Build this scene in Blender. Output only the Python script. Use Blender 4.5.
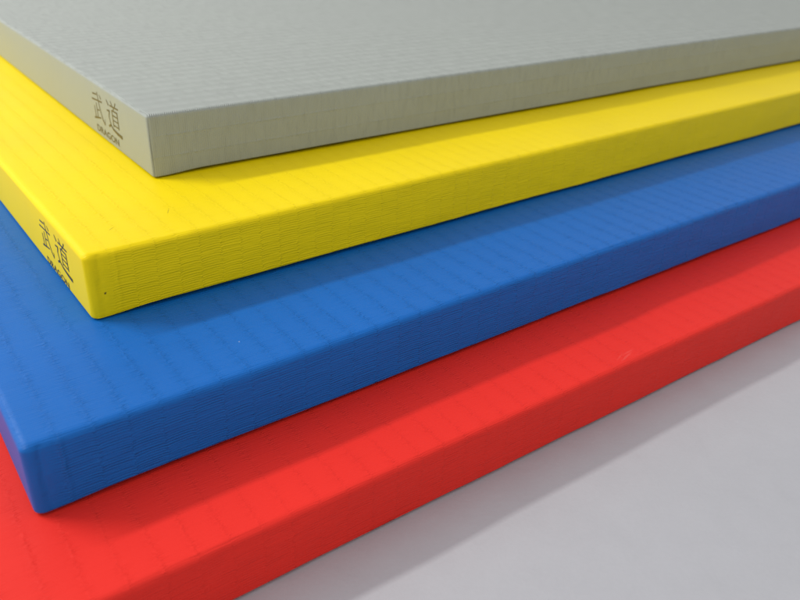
import bpy, bmesh, math, random
from mathutils import Matrix, Vector, noise

# ------------------------------------------------------------------ scene, camera, light
scene = bpy.context.scene
col = scene.collection
for o in list(bpy.data.objects):
    bpy.data.objects.remove(o)

F_PX, PITCH, ROLL, CAM_H = 759.8, 0.50398, 0.04178, 0.29624
cam_data = bpy.data.cameras.new("camera")
cam = bpy.data.objects.new("camera", cam_data)
col.objects.link(cam)
c, s = math.cos(PITCH), math.sin(PITCH)
fwd, up, right = Vector((0, c, -s)), Vector((0, s, c)), Vector((1, 0, 0))
cr, sr = math.cos(ROLL), math.sin(ROLL)
r2, u2 = cr * right + sr * up, -sr * right + cr * up
m = Matrix((r2, u2, -fwd)).transposed().to_4x4()
m.translation = (0, 0, CAM_H)
cam.matrix_world = m
cam_data.sensor_fit = 'HORIZONTAL'
cam_data.sensor_width = 36.0
cam_data.lens = F_PX / 800 * 36
cam_data.clip_start, cam_data.clip_end = 0.01, 100
cam_data.dof.use_dof = True
cam_data.dof.focus_distance = 0.44
cam_data.dof.aperture_fstop = 10.0
scene.camera = cam

YAW = 0.662                                   # direction of the long front edges
U = Vector((math.cos(YAW), math.sin(YAW), 0)) # along the front edge
V = Vector((-math.sin(YAW), math.cos(YAW), 0))# along the short side, away from the viewer

world = bpy.data.worlds.new("World")
scene.world = world
world.use_nodes = True
wn = world.node_tree
wn.nodes.clear()
wout = wn.nodes.new('ShaderNodeOutputWorld')
wbg = wn.nodes.new('ShaderNodeBackground')
wtc = wn.nodes.new('ShaderNodeTexCoord')
wdot = wn.nodes.new('ShaderNodeVectorMath'); wdot.operation = 'DOT_PRODUCT'
gd = (-U * 1.0 + V * 0.25 + Vector((0, 0, 0.45))).normalized()
wdot.inputs[1].default_value = gd
wramp = wn.nodes.new('ShaderNodeValToRGB')
wmap = wn.nodes.new('ShaderNodeMapRange')
wmap.inputs['From Min'].default_value = -1
wn.links.new(wtc.outputs['Generated'], wdot.inputs[0])
wn.links.new(wdot.outputs['Value'], wmap.inputs['Value'])
wn.links.new(wmap.outputs['Result'], wramp.inputs['Fac'])
wramp.color_ramp.elements[0].color = (0.62, 0.62, 0.63, 1)
wramp.color_ramp.elements[0].position = 0.1
wramp.color_ramp.elements[1].color = (1.12, 1.11, 1.14, 1)
wramp.color_ramp.elements[1].position = 0.95
wn.links.new(wramp.outputs['Color'], wbg.inputs['Color'])
wbg.inputs['Strength'].default_value = 0.95
wn.links.new(wbg.outputs[0], wout.inputs['Surface'])

# key light: a small soft lamp, back left, throwing the short soft shadows towards the viewer
ld = bpy.data.lights.new("key_lamp", 'AREA')
ld.shape = 'RECTANGLE'
KD = 1.75
ld.size = 0.80                                # a long low window-like source, lying along the mats
ld.size_y = 0.095
ld.energy = 19.8
ld.color = (1.0, 0.985, 0.95)
lamp = bpy.data.objects.new("key_lamp", ld)
col.objects.link(lamp)
ldir = (U * -0.036 + V * 0.0338 + Vector((0, 0, 0.040))).normalized()
target = Vector((-0.02, 0.40, 0.08))
lamp.location = target + ldir * KD
lz = ldir
lx = (U - lz * U.dot(lz)).normalized()
ly = lz.cross(lx)
lamp.rotation_euler = Matrix((lx, ly, lz)).transposed().to_euler()

scene.view_settings.view_transform = 'Standard'
scene.view_settings.look = 'None'
scene.view_settings.exposure = 0
scene.view_settings.gamma = 1

# ------------------------------------------------------------------ node helpers
class NT:
    def __init__(self, mat):
        self.t = mat.node_tree
        self.n = self.t.nodes
        self.n.clear()
    def new(self, kind, **kw):
        n = self.n.new(kind)
        for k, v in kw.items():
            setattr(n, k, v)
        return n
    def put(self, sock, v):
        if isinstance(v, bpy.types.NodeSocket):
            self.t.links.new(v, sock)
        else:
            sock.default_value = v
    def math(self, op, a, b=None, c=None, clamp=False):
        n = self.new('ShaderNodeMath', operation=op, use_clamp=clamp)
        for i, v in enumerate((a, b, c)):
            if v is not None:
                self.put(n.inputs[i], v)
        return n.outputs[0]
    def comb(self, x, y, z=0.0):
        n = self.new('ShaderNodeCombineXYZ')
        for i, v in enumerate((x, y, z)):
            self.put(n.inputs[i], v)
        return n.outputs[0]
    def noise(self, vec, scale, detail=2.0, rough=0.5, dist=0.0):
        n = self.new('ShaderNodeTexNoise')
        self.put(n.inputs['Vector'], vec)
        n.inputs['Scale'].default_value = scale
        n.inputs['Detail'].default_value = detail
        n.inputs['Roughness'].default_value = rough
        n.inputs['Distortion'].default_value = dist
        return n.outputs['Fac']
    def rng(self, v, a, b, c=0.0, d=1.0, smooth=False):
        n = self.new('ShaderNodeMapRange')
        if smooth:
            n.interpolation_type = 'SMOOTHSTEP'
        self.put(n.inputs['Value'], v)
        for k, x in zip(('From Min', 'From Max', 'To Min', 'To Max'), (a, b, c, d)):
            n.inputs[k].default_value = x
        return n.outputs['Result']
    def mix(self, f, a, b):
        n = self.new('ShaderNodeMix', data_type='RGBA')
        self.put(n.inputs['Factor'], f)
        self.put(n.inputs['A'], a)
        self.put(n.inputs['B'], b)
        return n.outputs['Result']


def new_mat(name):
    mt = bpy.data.materials.new(name)
    mt.use_nodes = True
    return mt, NT(mt)


def vinyl(name, base, reeds_along_front, seam, specks, pitch=0.0015, depth=1.0, rough=0.42,
          string=0.0146, seed=0.0, top_depth=1.0, spec=0.3, string_depth=1.0, vary=0.04, rows=0.0, cordw=260.0, furw=32.0, thick=0.04, irr=1.0, near=0.5, front=1.55):
    """tatami embossed vinyl: fine reeds crossed by rows of binding strings"""
    mt, g = new_mat(name)
    out = g.new('ShaderNodeOutputMaterial')
    bs = g.new('ShaderNodeBsdfPrincipled')
    g.t.links.new(bs.outputs[0], out.inputs[0])
    tc = g.new('ShaderNodeTexCoord')
    sep = g.new('ShaderNodeSeparateXYZ')
    g.t.links.new(tc.outputs['Object'], sep.inputs[0])
    X, Y, Z = sep.outputs
    P = tc.outputs['Object']
    sn = g.new('ShaderNodeSeparateXYZ')
    g.t.links.new(tc.outputs['Normal'], sn.inputs[0])
    side = g.rng(g.math('MULTIPLY', sn.outputs[0], -1.0), 0.55, 0.95, smooth=True)   # the short left side
    topm = g.rng(sn.outputs[2], 0.5, 0.9, smooth=True)
    YZ = g.math('ADD', Y, Z)
    XZ = g.math('ADD', X, g.math('MULTIPLY', g.math('SUBTRACT', Z, thick), side))
    if reeds_along_front:
        a, b = XZ, YZ
    else:
        a, b = YZ, XZ
    wob = g.noise(g.comb(g.math('MULTIPLY', a, 30), g.math('MULTIPLY', b, 60), seed), 1.0, 2.0)
    wob2 = g.noise(g.comb(g.math('MULTIPLY', a, 120), g.math('MULTIPLY', b, 420), seed + 3), 1.0, 1.0)
    sa = g.math('DIVIDE', a, string)
    sa = g.math('ADD', sa, g.math('MULTIPLY', g.math('SUBTRACT', wob, 0.5), 0.10 * irr))
    sa = g.math('ADD', sa, g.math('MULTIPLY', g.math('SUBTRACT', wob2, 0.5), 0.18 * irr))
    band = g.math('FLOOR', sa)
    fr = g.math('SUBTRACT', sa, band)
    ds = g.math('ABSOLUTE', g.math('SUBTRACT', fr, 0.5))       # 0.5 at a string, 0 mid band
    rnd = g.new('ShaderNodeTexWhiteNoise', noise_dimensions='1D')
    g.put(rnd.inputs['W'], g.math('ADD', band, seed * 7.1))
    rv = rnd.outputs['Value']
    # every reed bows a little next to the string
    bow = g.math('MULTIPLY', g.math('POWER', g.math('MULTIPLY', ds, 2.0), 4.0), 0.4)
    lowf = g.noise(g.comb(g.math('MULTIPLY', a, 45), g.math('MULTIPLY', b, 110), seed + 9), 1.0, 2.0)
    ph = g.math('ADD', g.math('DIVIDE', b, pitch), g.math('ADD', rv, bow))
    ph = g.math('ADD', ph, g.math('MULTIPLY', lowf, 1.0 * irr))
    sine = g.math('SINE', g.math('MULTIPLY', ph, 2 * math.pi))
    # irregular, long wrinkles
    wr = g.noise(g.comb(g.math('ADD', g.math('MULTIPLY', a, 55), g.math('MULTIPLY', rv, 37)),
                        g.math('MULTIPLY', b, 900), g.math('MULTIPLY', rv, 11)), 1.0, 2.0, 0.6)
    amp = g.noise(g.comb(g.math('MULTIPLY', a, 60), g.math('MULTIPLY', b, 260), seed + 21), 1.0, 2.0)
    reed = g.math('ADD', g.math('MULTIPLY', sine, g.rng(amp, 0.35, 0.7, 0.15, 1.0 - 0.3 * irr)),
                  g.math('MULTIPLY', g.math('SUBTRACT', wr, 0.5), 3.4 * irr))
    # the string: a raised cord between two furrows, pinched at each reed
    t = g.math('SUBTRACT', ds, 0.5)
    cord = g.math('EXPONENT', g.math('MULTIPLY', g.math('MULTIPLY', t, t), -cordw))
    fur = g.math('EXPONENT', g.math('MULTIPLY', g.math('MULTIPLY', t, t), -furw))
    crk = g.noise(g.comb(g.math('MULTIPLY', a, 260), g.math('MULTIPLY', b, 620), seed + 5), 1.0, 2.0, 0.6)
    keep = g.rng(g.noise(g.comb(g.math('MULTIPLY', band, 3.7), g.math('MULTIPLY', b, 26), seed), 1.0, 1.0), 0.3, 0.6, 0.35, 1.0)
    stringh = g.math('ADD', g.math('MULTIPLY', cord, g.math('MULTIPLY', g.rng(topm, 0, 1, 2.6, 1.0), g.rng(crk, 0.3, 0.7, -0.1, 1.6))),
                     g.math('MULTIPLY', fur, g.math('MULTIPLY', g.rng(topm, 0, 1, 0.12, 1.0), g.rng(crk, 0.3, 0.7, -1.5, 1.05))))
    stringh = g.math('MULTIPLY', stringh, g.math('MULTIPLY', keep, string_depth))
    if rows:
        rowv = g.math('COSINE', g.math('MULTIPLY', sa, 2 * math.pi))
        stringh = g.math('ADD', stringh, g.math('MULTIPLY', rowv, g.math('MULTIPLY', g.rng(topm, 0, 1, 0.1, 1.0), g.rng(lowf, 0.3, 0.7, rows * 0.7, rows * 1.15))))
    nearm = g.math('EXPONENT', g.math('MULTIPLY', g.math('MULTIPLY', t, t), -22.0))
    reed = g.math('MULTIPLY', reed, g.math('ADD', 1.0, g.math('MULTIPLY', topm, g.rng(nearm, 0, 1, -near, near * 1.2))))
    reedm = g.rng(topm, 0, 1, front, top_depth)
    reedm = g.math('MULTIPLY', reedm, g.rng(side, 0, 1, 1.0, 0.22))
    strm = g.math('MULTIPLY', g.rng(side, 0, 1, 1.0, 0.12), 1.0)
    if seam:
        sm = g.rng(X, 0.009, 0.0175, smooth=True)
        frontm = g.math('SUBTRACT', 1.0, topm)
        fade = g.math('MAXIMUM', sm, g.math('MULTIPLY', topm, 1.0))
        reedm = g.math('MULTIPLY', reedm, g.rng(fade, 0, 1, 0.18, 1.0))
        strm = g.math('MULTIPLY', strm, fade)
    h = g.math('ADD', g.math('MULTIPLY', reed, reedm), g.math('MULTIPLY', stringh, strm))
    if seam:
        sx = g.math('ADD', X, g.math('MULTIPLY', g.math('SUBTRACT', g.noise(P, 120, 2), 0.5), 0.003))
        d1 = g.math('SUBTRACT', sx, 0.0165)
        rid = g.math('EXPONENT', g.math('MULTIPLY', g.math('MULTIPLY', d1, d1), -700000.0))
        d2 = g.math('SUBTRACT', sx, 0.0072)
        dip = g.math('EXPONENT', g.math('MULTIPLY', g.math('MULTIPLY', d2, d2), -250000.0))
        fold = g.math('MULTIPLY', g.math('SUBTRACT', g.math('MULTIPLY', rid, 4.0), g.math('MULTIPLY', dip, 7.0)), frontm)
        fold = g.math('MULTIPLY', fold, g.rng(Z, 0.004, 0.018, 0.4, 1.0))
        h = g.math('ADD', h, fold)
    fine = g.noise(P, 1500, 2.0, 0.6)
    h = g.math('ADD', h, g.math('MULTIPLY', fine, 0.5))
    soft = g.noise(P, 55, 2.0, 0.5)
    h = g.math('ADD', h, g.math('MULTIPLY', soft, 1.5))
    bump = g.new('ShaderNodeBump')
    bump.inputs['Strength'].default_value = 1.0
    bump.inputs['Distance'].default_value = 0.00011 * depth
    g.put(bump.inputs['Height'], h)
    g.t.links.new(bump.outputs[0], bs.inputs['Normal'])
    # colour: pigment varies very slightly, plus dust and marks
    big = g.noise(P, 9, 3.0, 0.55)
    hsv = g.new('ShaderNodeHueSaturation')
    hsv.inputs['Color'].default_value = (*base, 1)
    g.put(hsv.inputs['Value'], g.rng(big, 0.25, 0.75, 1 - vary, 1 + vary))
    colr = hsv.outputs[0]
    vor = g.new('ShaderNodeTexVoronoi')
    g.put(vor.inputs['Vector'], P)
    vor.inputs['Scale'].default_value = 62
    sepc = g.new('ShaderNodeSeparateColor')
    g.t.links.new(vor.outputs['Color'], sepc.inputs[0])
    dust = g.math('MULTIPLY', g.math('LESS_THAN', vor.outputs['Distance'], 0.018),
                  g.math('GREATER_THAN', sepc.outputs[0], 0.965))
    colr = g.mix(g.math('MULTIPLY', dust, 0.55), colr, (0.62, 0.60, 0.56, 1))
    for (px, py, pz, rx, ry, ang, cc, f) in specks:
        vm = g.new('ShaderNodeMapping', vector_type='TEXTURE')
        g.put(vm.inputs['Vector'], P)
        vm.inputs['Location'].default_value = (px, py, pz)
        vm.inputs['Rotation'].default_value = (0, 0, ang)
        vm.inputs['Scale'].default_value = (rx, ry, max(rx, ry))
        ln = g.new('ShaderNodeVectorMath', operation='LENGTH')
        g.put(ln.inputs[0], vm.outputs[0])
        dd = g.math('ADD', ln.outputs['Value'], g.math('MULTIPLY', g.math('SUBTRACT', g.noise(P, 900, 2.0), 0.5), 1.6))
        mk = g.rng(dd, 0.5, 1.1, f, 0.0)
        colr = g.mix(mk, colr, (*cc, 1))
    g.put(bs.inputs['Base Color'], colr)
    g.put(bs.inputs['Roughness'], g.rng(big, 0.2, 0.8, rough - 0.04, rough + 0.05))
    bs.inputs['Specular IOR Level'].default_value = spec
    return mt


# ------------------------------------------------------------------ mesh helpers
def ladder(length, r, mid, far=None, nr=6):
    """cut positions along one side: tight inside the rounded ends, wide between them"""
    pts = [r * i / nr for i in range(nr)]
    x = r
    lim = far if far else length - r
    while x < min(lim, length - r) - mid * 0.5:
        pts.append(x); x += mid
    while x < length - r - 0.03:
        pts.append(x); x += 0.05
    pts += [length - r + r * i / nr for i in range(nr + 1)]
    return pts


def rounded_slab(name, L, W, z0, z1, r, mat, rt, rb, wav=0.0, lift=0.0, seed=0.0, fx=0.004, fy=0.006):
    """a slab with rounded edges and a slightly uneven cover, built as one skin"""
    xs = ladder(L, r, fx, 1.5)
    ys = ladder(W, r, fy, 0.9)
    h = z1 - z0
    zs = [rb * i / 6 for i in range(6)]
    n = max(4, int((h - rt - rb) / 0.002))
    zs += [rb + (h - rt - rb) * i / n for i in range(n)]
    zs += [h - rt + rt * i / 6 for i in range(7)]
    verts, idx, faces = [], {}, []

    def vtx(i, j, k):
        key = (i, j, k)
        if key in idx:
            return idx[key]
        p = Vector((xs[i], ys[j], zs[k]))
        q = Vector((min(max(p.x, r), L - r), min(max(p.y, r), W - r), min(max(p.z, rb), h - rt)))
        d = p - q
        nrm = d.normalized() if d.length > 1e-9 else Vector((0, 0, 1))
        # cube map onto the sphere of radius r, keeps cuts even round the edge
        if d.length > 1e-9:
            t = Vector((math.tan(d.x / r * math.pi / 4) if abs(d.x) else 0,
                        math.tan(d.y / r * math.pi / 4) if abs(d.y) else 0,
                        math.tan(d.z / (rb if d.z < 0 else rt) * math.pi / 4) if abs(d.z) else 0))
            nrm = t.normalized()
            p = q + Vector((nrm.x * r, nrm.y * r, nrm.z * (rb if d.z < 0 else rt)))
        if wav:
            w = noise.noise(Vector((p.x * 14, p.y * 14, p.z * 25 + seed))) * wav
            w += noise.noise(Vector((p.x * 60, p.y * 60, p.z * 90 + seed + 5))) * wav * 0.3
            keep = 1.0
            if nrm.x < -0.5:
                keep = 0.0 if nrm.x < -0.95 else 0.3
            if nrm.z > 0.9:
                edge = min(p.x, p.y)
                keep *= 0.55
            if nrm.z < -0.3:
                keep = 0.0
            p = p + nrm * w * keep
        if lift and ys[j] < r * 1.5 and zs[k] <= rb + 1e-6:
            # the welded bottom edge of the front is drawn up a little, leaving a dark gap
            f = min(1.0, max(0.0, (xs[i] - 0.006) / 0.03))
            p.z += lift * f * f * (3 - 2 * f) * (0.85 + 0.5 * noise.noise(Vector((xs[i] * 9, seed, 0))))
        idx[key] = len(verts)
        verts.append((p.x, p.y, p.z + z0))
        return idx[key]

    nx, ny, nz = len(xs) - 1, len(ys) - 1, len(zs) - 1
    for i in range(nx):
        for j in range(ny):
            faces.append([vtx(i, j, nz), vtx(i + 1, j, nz), vtx(i + 1, j + 1, nz), vtx(i, j + 1, nz)])
            faces.append([vtx(i, j, 0), vtx(i, j + 1, 0), vtx(i + 1, j + 1, 0), vtx(i + 1, j, 0)])
    for i in range(nx):
        for k in range(nz):
            faces.append([vtx(i, 0, k), vtx(i + 1, 0, k), vtx(i + 1, 0, k + 1), vtx(i, 0, k + 1)])
            faces.append([vtx(i, ny, k), vtx(i, ny, k + 1), vtx(i + 1, ny, k + 1), vtx(i + 1, ny, k)])
    for j in range(ny):
        for k in range(nz):
            faces.append([vtx(0, j, k), vtx(0, j, k + 1), vtx(0, j + 1, k + 1), vtx(0, j + 1, k)])
            faces.append([vtx(nx, j, k), vtx(nx, j + 1, k), vtx(nx, j + 1, k + 1), vtx(nx, j, k + 1)])
    me = bpy.data.meshes.new(name)
    me.from_pydata(verts, [], faces)
    me.polygons.foreach_set('use_smooth', [True] * len(me.polygons))
    me.materials.append(mat)
    me.update()
    o = bpy.data.objects.new(name, me)
    col.objects.link(o)
    return o


# ------------------------------------------------------------------ printed marks
WU = [[(.14, .86, .05), (.50, .90, .045)],
      [(.02, .66, .05), (.50, .705, .042), (.92, .74, .05)],
      [(.58, 1.0, .05), (.62, .66, .05), (.70, .36, .055), (.82, .12, .055), (.95, .01, .045), (.985, .20, .015)],
      [(.76, .95, .03), (.86, .84, .06)],
      [(.38, .60, .045), (.38, .10, .045)],
      [(.38, .37, .04), (.58, .395, .04)],
      [(.17, .46, .045), (.19, .08, .045)],
      [(.03, .02, .055), (.34, .09, .05), (.64, .15, .035)]]
DAO = [[(.42, 1.0, .03), (.50, .88, .05)],
       [(.82, 1.02, .05), (.72, .87, .03)],
       [(.30, .83, .045), (.98, .865, .045)],
       [(.64, .84, .045), (.56, .72, .03)],
       [(.44, .72, .045), (.44, .19, .045)],
       [(.44, .705, .04), (.87, .72, .045)],
       [(.86, .72, .045), (.86, .20, .045)],
       [(.44, .555, .035), (.86, .56, .035)],
       [(.44, .40, .035), (.86, .405, .035)],
       [(.44, .235, .035), (.86, .235, .035)],
       [(.06, .95, .03), (.19, .82, .06)],
       [(.00, .60, .045), (.22, .63, .05), (.12, .42, .035), (.20, .18, .04)],
       [(.01, .08, .06), (.18, .17, .05), (.38, .07, .065), (.70, .02, .085), (1.03, .00, .10)]]


def stroke_faces(bm, pts, place):
    """a brush line with its own width at every point, as flat quads with rounded joints"""
    for (x0, y0, w0), (x1, y1, w1) in zip(pts[:-1], pts[1:]):
        d = Vector((x1 - x0, y1 - y0)).normalized()
        nn = Vector((-d.y, d.x))
        w0, w1 = w0 * 1.2, w1 * 1.2
        x1e, y1e = x1 + d.x * w1 * 0.25, y1 + d.y * w1 * 0.25
        quad = [(x0 - nn.x * w0 / 2, y0 - nn.y * w0 / 2), (x1e - nn.x * w1 / 2, y1e - nn.y * w1 / 2),
                (x1e + nn.x * w1 / 2, y1e + nn.y * w1 / 2), (x0 + nn.x * w0 / 2, y0 + nn.y * w0 / 2)]
        bm.faces.new([bm.verts.new(place(px, py)) for px, py in quad])


def print_characters(root, mat, s_left, z_low, hgt, wid, gap):
    bm = bmesh.new()
    n = [0]
    for k, ch in enumerate((WU, DAO)):
        start = s_left - k * (wid + gap)
        for st in ch:
            n[0] += 1
            lift = -0.00008 - 0.000004 * n[0]
            stroke_faces(bm, st, lambda px, py: (lift, start - px * wid, z_low + py * hgt))
    me = bpy.data.meshes.new('printed_characters')
    bm.to_mesh(me); bm.free()
    me.materials.append(mat)
    o = bpy.data.objects.new('printed_characters', me)
    col.objects.link(o)
    o.parent = root
    return o


def print_word(root, mat, s_left, s_right, z0, z1):
    cu = bpy.data.curves.new('printed_word', 'FONT')
    cu.body = 'DRAGON'
    cu.size = 1.0
    cu.offset = 0.018
    cu.space_character = 1.05
    tmp = bpy.data.objects.new('tmp_word', cu)
    col.objects.link(tmp)
    bpy.context.view_layer.update()
    me = bpy.data.meshes.new_from_object(tmp.evaluated_get(bpy.context.evaluated_depsgraph_get()))
    bpy.data.objects.remove(tmp)
    xs = [v.co.x for v in me.vertices]; ys = [v.co.y for v in me.vertices]
    x0, x1, y0, y1 = min(xs), max(xs), min(ys), max(ys)
    for v in me.vertices:
        fx = (v.co.x - x0) / (x1 - x0); fy = (v.co.y - y0) / (y1 - y0)
        v.co = (-0.00012, s_left + (s_right - s_left) * fx, z0 + (z1 - z0) * fy)
    me.name = 'printed_word'
    me.materials.clear()
    me.materials.append(mat)
    o = bpy.data.objects.new('printed_word', me)
    col.objects.link(o)
    o.parent = root
    return o


def ink(name, rgb, rough=0.5):
    mt, g = new_mat(name)
    out = g.new('ShaderNodeOutputMaterial')
    bs = g.new('ShaderNodeBsdfPrincipled')
    g.t.links.new(bs.outputs[0], out.inputs[0])
    tc = g.new('ShaderNodeTexCoord')
    nz = g.noise(tc.outputs['Object'], 1400, 3.0, 0.6)
    colr = g.mix(g.rng(nz, 0.35, 0.75, 0, 0.35), (*rgb, 1), (*[min(1, x * 1.8 + 0.03) for x in rgb], 1))
    g.put(bs.inputs['Base Color'], colr)
    bs.inputs['Roughness'].default_value = rough
    return mt


# ------------------------------------------------------------------ the surface under the mats
def make_floor():
    mt, g = new_mat('pale grey table top')
    out = g.new('ShaderNodeOutputMaterial')
    bs = g.new('ShaderNodeBsdfPrincipled')
    g.t.links.new(bs.outputs[0], out.inputs[0])
    tc = g.new('ShaderNodeTexCoord')
    P = tc.outputs['Object']
    big = g.noise(P, 5, 4.0, 0.6)
    mid = g.noise(P, 45, 4.0, 0.62, 0.4)
    fine = g.noise(P, 420, 3.0, 0.6)
    v = g.math('ADD', g.rng(big, 0.3, 0.7, -0.025, 0.025), g.rng(mid, 0.3, 0.7, -0.018, 0.018))
    v = g.math('ADD', v, g.rng(fine, 0.3, 0.7, -0.012, 0.012))
    hsv = g.new('ShaderNodeHueSaturation')
    hsv.inputs['Color'].default_value = (0.40, 0.405, 0.425, 1)
    g.put(hsv.inputs['Value'], g.math('ADD', v, 1.0))
    g.put(bs.inputs['Base Color'], hsv.outputs[0])
    g.put(bs.inputs['Roughness'], g.rng(mid, 0.3, 0.7, 0.46, 0.58))
    bs.inputs['Specular IOR Level'].default_value = 0.4
    bump = g.new('ShaderNodeBump')
    bump.inputs['Strength'].default_value = 1.0
    bump.inputs['Distance'].default_value = 0.0002
    st = g.new('ShaderNodeMapping')
    g.put(st.inputs['Vector'], P)
    st.inputs['Rotation'].default_value = (0, 0, 0.4)
    st.inputs['Scale'].default_value = (40, 130, 1)
    streak = g.noise(st.outputs[0], 1.0, 3.0, 0.6, 0.5)
    hh = g.math('ADD', g.math('MULTIPLY', mid, 1.2), g.math('MULTIPLY', fine, 0.35))
    hh = g.math('ADD', hh, g.math('MULTIPLY', streak, 0.5))
    g.put(bump.inputs['Height'], hh)
    g.t.links.new(bump.outputs[0], bs.inputs['Normal'])
    bm = bmesh.new()
    n = 60
    size = 6.0
    grid = [[bm.verts.new((-size / 2 + size * i / n, -1.5 + size * j / n, 0)) for j in range(n + 1)] for i in range(n + 1)]
    for i in range(n):
        for j in range(n):
            bm.faces.new((grid[i][j], grid[i + 1][j], grid[i + 1][j + 1], grid[i][j + 1]))
    me = bpy.data.meshes.new('floor')
    bm.to_mesh(me); bm.free()
    me.materials.append(mt)
    o = bpy.data.objects.new('floor', me)
    col.objects.link(o)
    o['kind'] = 'structure'
    o['label'] = 'pale grey smooth floor under the stack of mats'


make_floor()

# ------------------------------------------------------------------ the four mats
base_mat, gb = new_mat('black rubber')
_o = gb.new('ShaderNodeOutputMaterial'); _b = gb.new('ShaderNodeBsdfPrincipled')
gb.t.links.new(_b.outputs[0], _o.inputs[0])
_tc = gb.new('ShaderNodeTexCoord')
gb.put(_b.inputs['Base Color'], gb.mix(gb.noise(_tc.outputs['Object'], 300, 2), (0.012, 0.012, 0.012, 1), (0.03, 0.03, 0.03, 1)))
_b.inputs['Roughness'].default_value = 0.8

RED = (0.735, 0.027, 0.018)
YEL = (0.80, 0.61, 0.001)
BLU = (0.003, 0.116, 0.43)
GRY = (0.290, 0.317, 0.284)

m_red = vinyl('red tatami vinyl', RED, True, False,
              [(0.4223, 0.0065, 0.037, 0.0070, 0.0009, 0.25, (0.92, 0.40, 0.34), 0.08),
               (0.4270, 0.0095, 0.037, 0.0060, 0.0007, 0.10, (0.92, 0.40, 0.34), 0.07),
               (0.4180, 0.0085, 0.037, 0.0050, 0.0006, 0.35, (0.92, 0.40, 0.34), 0.06),
               (0.330, -0.001, 0.033, 0.0008, 0.0008, 0, (0.2, 0.01, 0.01), 0.8)],
              seed=2.3, rough=0.5, depth=0.8, spec=0.14, thick=0.0371, string_depth=0.7, top_depth=0.85, string=0.0150)
m_blue = vinyl('blue tatami vinyl', BLU, True, True,
               [(0.1165, 0.0285, 0.04, 0.0005, 0.0005, 0, (0.85, 0.85, 0.8), 0.4)],
               seed=5.7, rough=0.45, depth=1.05, spec=0.2, thick=0.0398, string_depth=0.85, top_depth=1.1, string=0.0156)
m_yel = vinyl('yellow tatami vinyl', YEL, True, True,
              [(0.0085, 0.0, 0.016, 0.0008, 0.0008, 0, (0.03, 0.02, 0.01), 0.9),
               (0.062, 0.036, 0.04, 0.0045, 0.0004, 1.1, (0.25, 0.16, 0.01), 0.5),
               (0.025, 0.028, 0.04, 0.003, 0.0004, 0.7, (0.25, 0.16, 0.01), 0.5)],
              seed=8.1, rough=0.45, depth=0.75, spec=0.14, thick=0.04015, string_depth=0.95, top_depth=1.0, string=0.0130)
m_gry = vinyl('grey tatami vinyl', GRY, False, False, [], seed=11.9, rough=0.42,
              pitch=0.0014, depth=1.35, string=0.0140, spec=0.5, vary=0.03, string_depth=0.42, rows=1.7, top_depth=1.9, thick=0.0425, irr=0.2, near=0.15, front=1.0)

ink_dark = ink('brown black ink', (0.09, 0.07, 0.022))
ink_black = ink('black ink', (0.032, 0.027, 0.01))
ink_white = ink('white ink', (0.80, 0.80, 0.82))

T = 0.04
# name, corner x, y, yaw, bottom, thickness, edge radius, material, label, ink, (s_left, z_low, height, char width, gap), word (s_left, s_right, z0, z1)
MATS = [
    (-0.1901, 0.1520, 0.6374, 0.0, 0.03713, 0.0042, m_red, 'red mat at the bottom of the stack, lying directly on the grey floor',
     None, None, None, 0.0009),
    (-0.1601, 0.2501, 0.6559, 0.03713, 0.03982, 0.0046, m_blue, 'blue mat between the red mat and the yellow mat',
     ink_white, (0.1440, 0.0115, 0.0205, 0.0255, 0.0075), (0.1265, 0.0815, 0.0012, 0.0058), 0.0009),
    (-0.1679, 0.3571, 0.6705, 0.07695, 0.04015, 0.0044, m_yel, 'yellow mat between the blue mat and the grey mat, dark characters on its side',
     ink_black, (0.0905, 0.0125, 0.0205, 0.0255, 0.0075), (0.0860, 0.0415, 0.0020, 0.0066), 0.0009),
    (-0.1663, 0.4767, 0.6597, 0.11710, 0.04254, 0.0029, m_gry, 'light grey mat on top of the stack, brown characters on its side',
     ink_dark, (0.1170, 0.0130, 0.0225, 0.0260, 0.0080), (0.1135, 0.0650, 0.0040, 0.0092), 0.0004),
]
for (x, y, yaw, z, th, r, mt, label, im, chars, word, wav) in MATS:
    root = bpy.data.objects.new('martial_arts_mat', None)
    root.empty_display_size = 0.05
    col.objects.link(root)
    root.location = (x, y, z)
    root.rotation_euler = (0, 0, yaw)
    root['label'] = label
    root['category'] = 'mat'
    root['group'] = 'stacked martial arts mats'
    cover = rounded_slab('cover', 2.0, 1.0, 0.0004, th, r, mt, r * 0.78, r * 0.4, lift=0.0015 if im else 0.0005, wav=wav, seed=x * 50 + z * 300)
    cover.parent = root
    base = rounded_slab('base', 1.99, 0.99, 0.0002, 0.0030, 0.0004, base_mat, 0.0004, 0.0001, fx=0.2, fy=0.2)
    base.location = (0.005, 0.005, 0)
    base.parent = root
    if im:
        print_characters(root, im, *chars)
        print_word(root, im, *word)
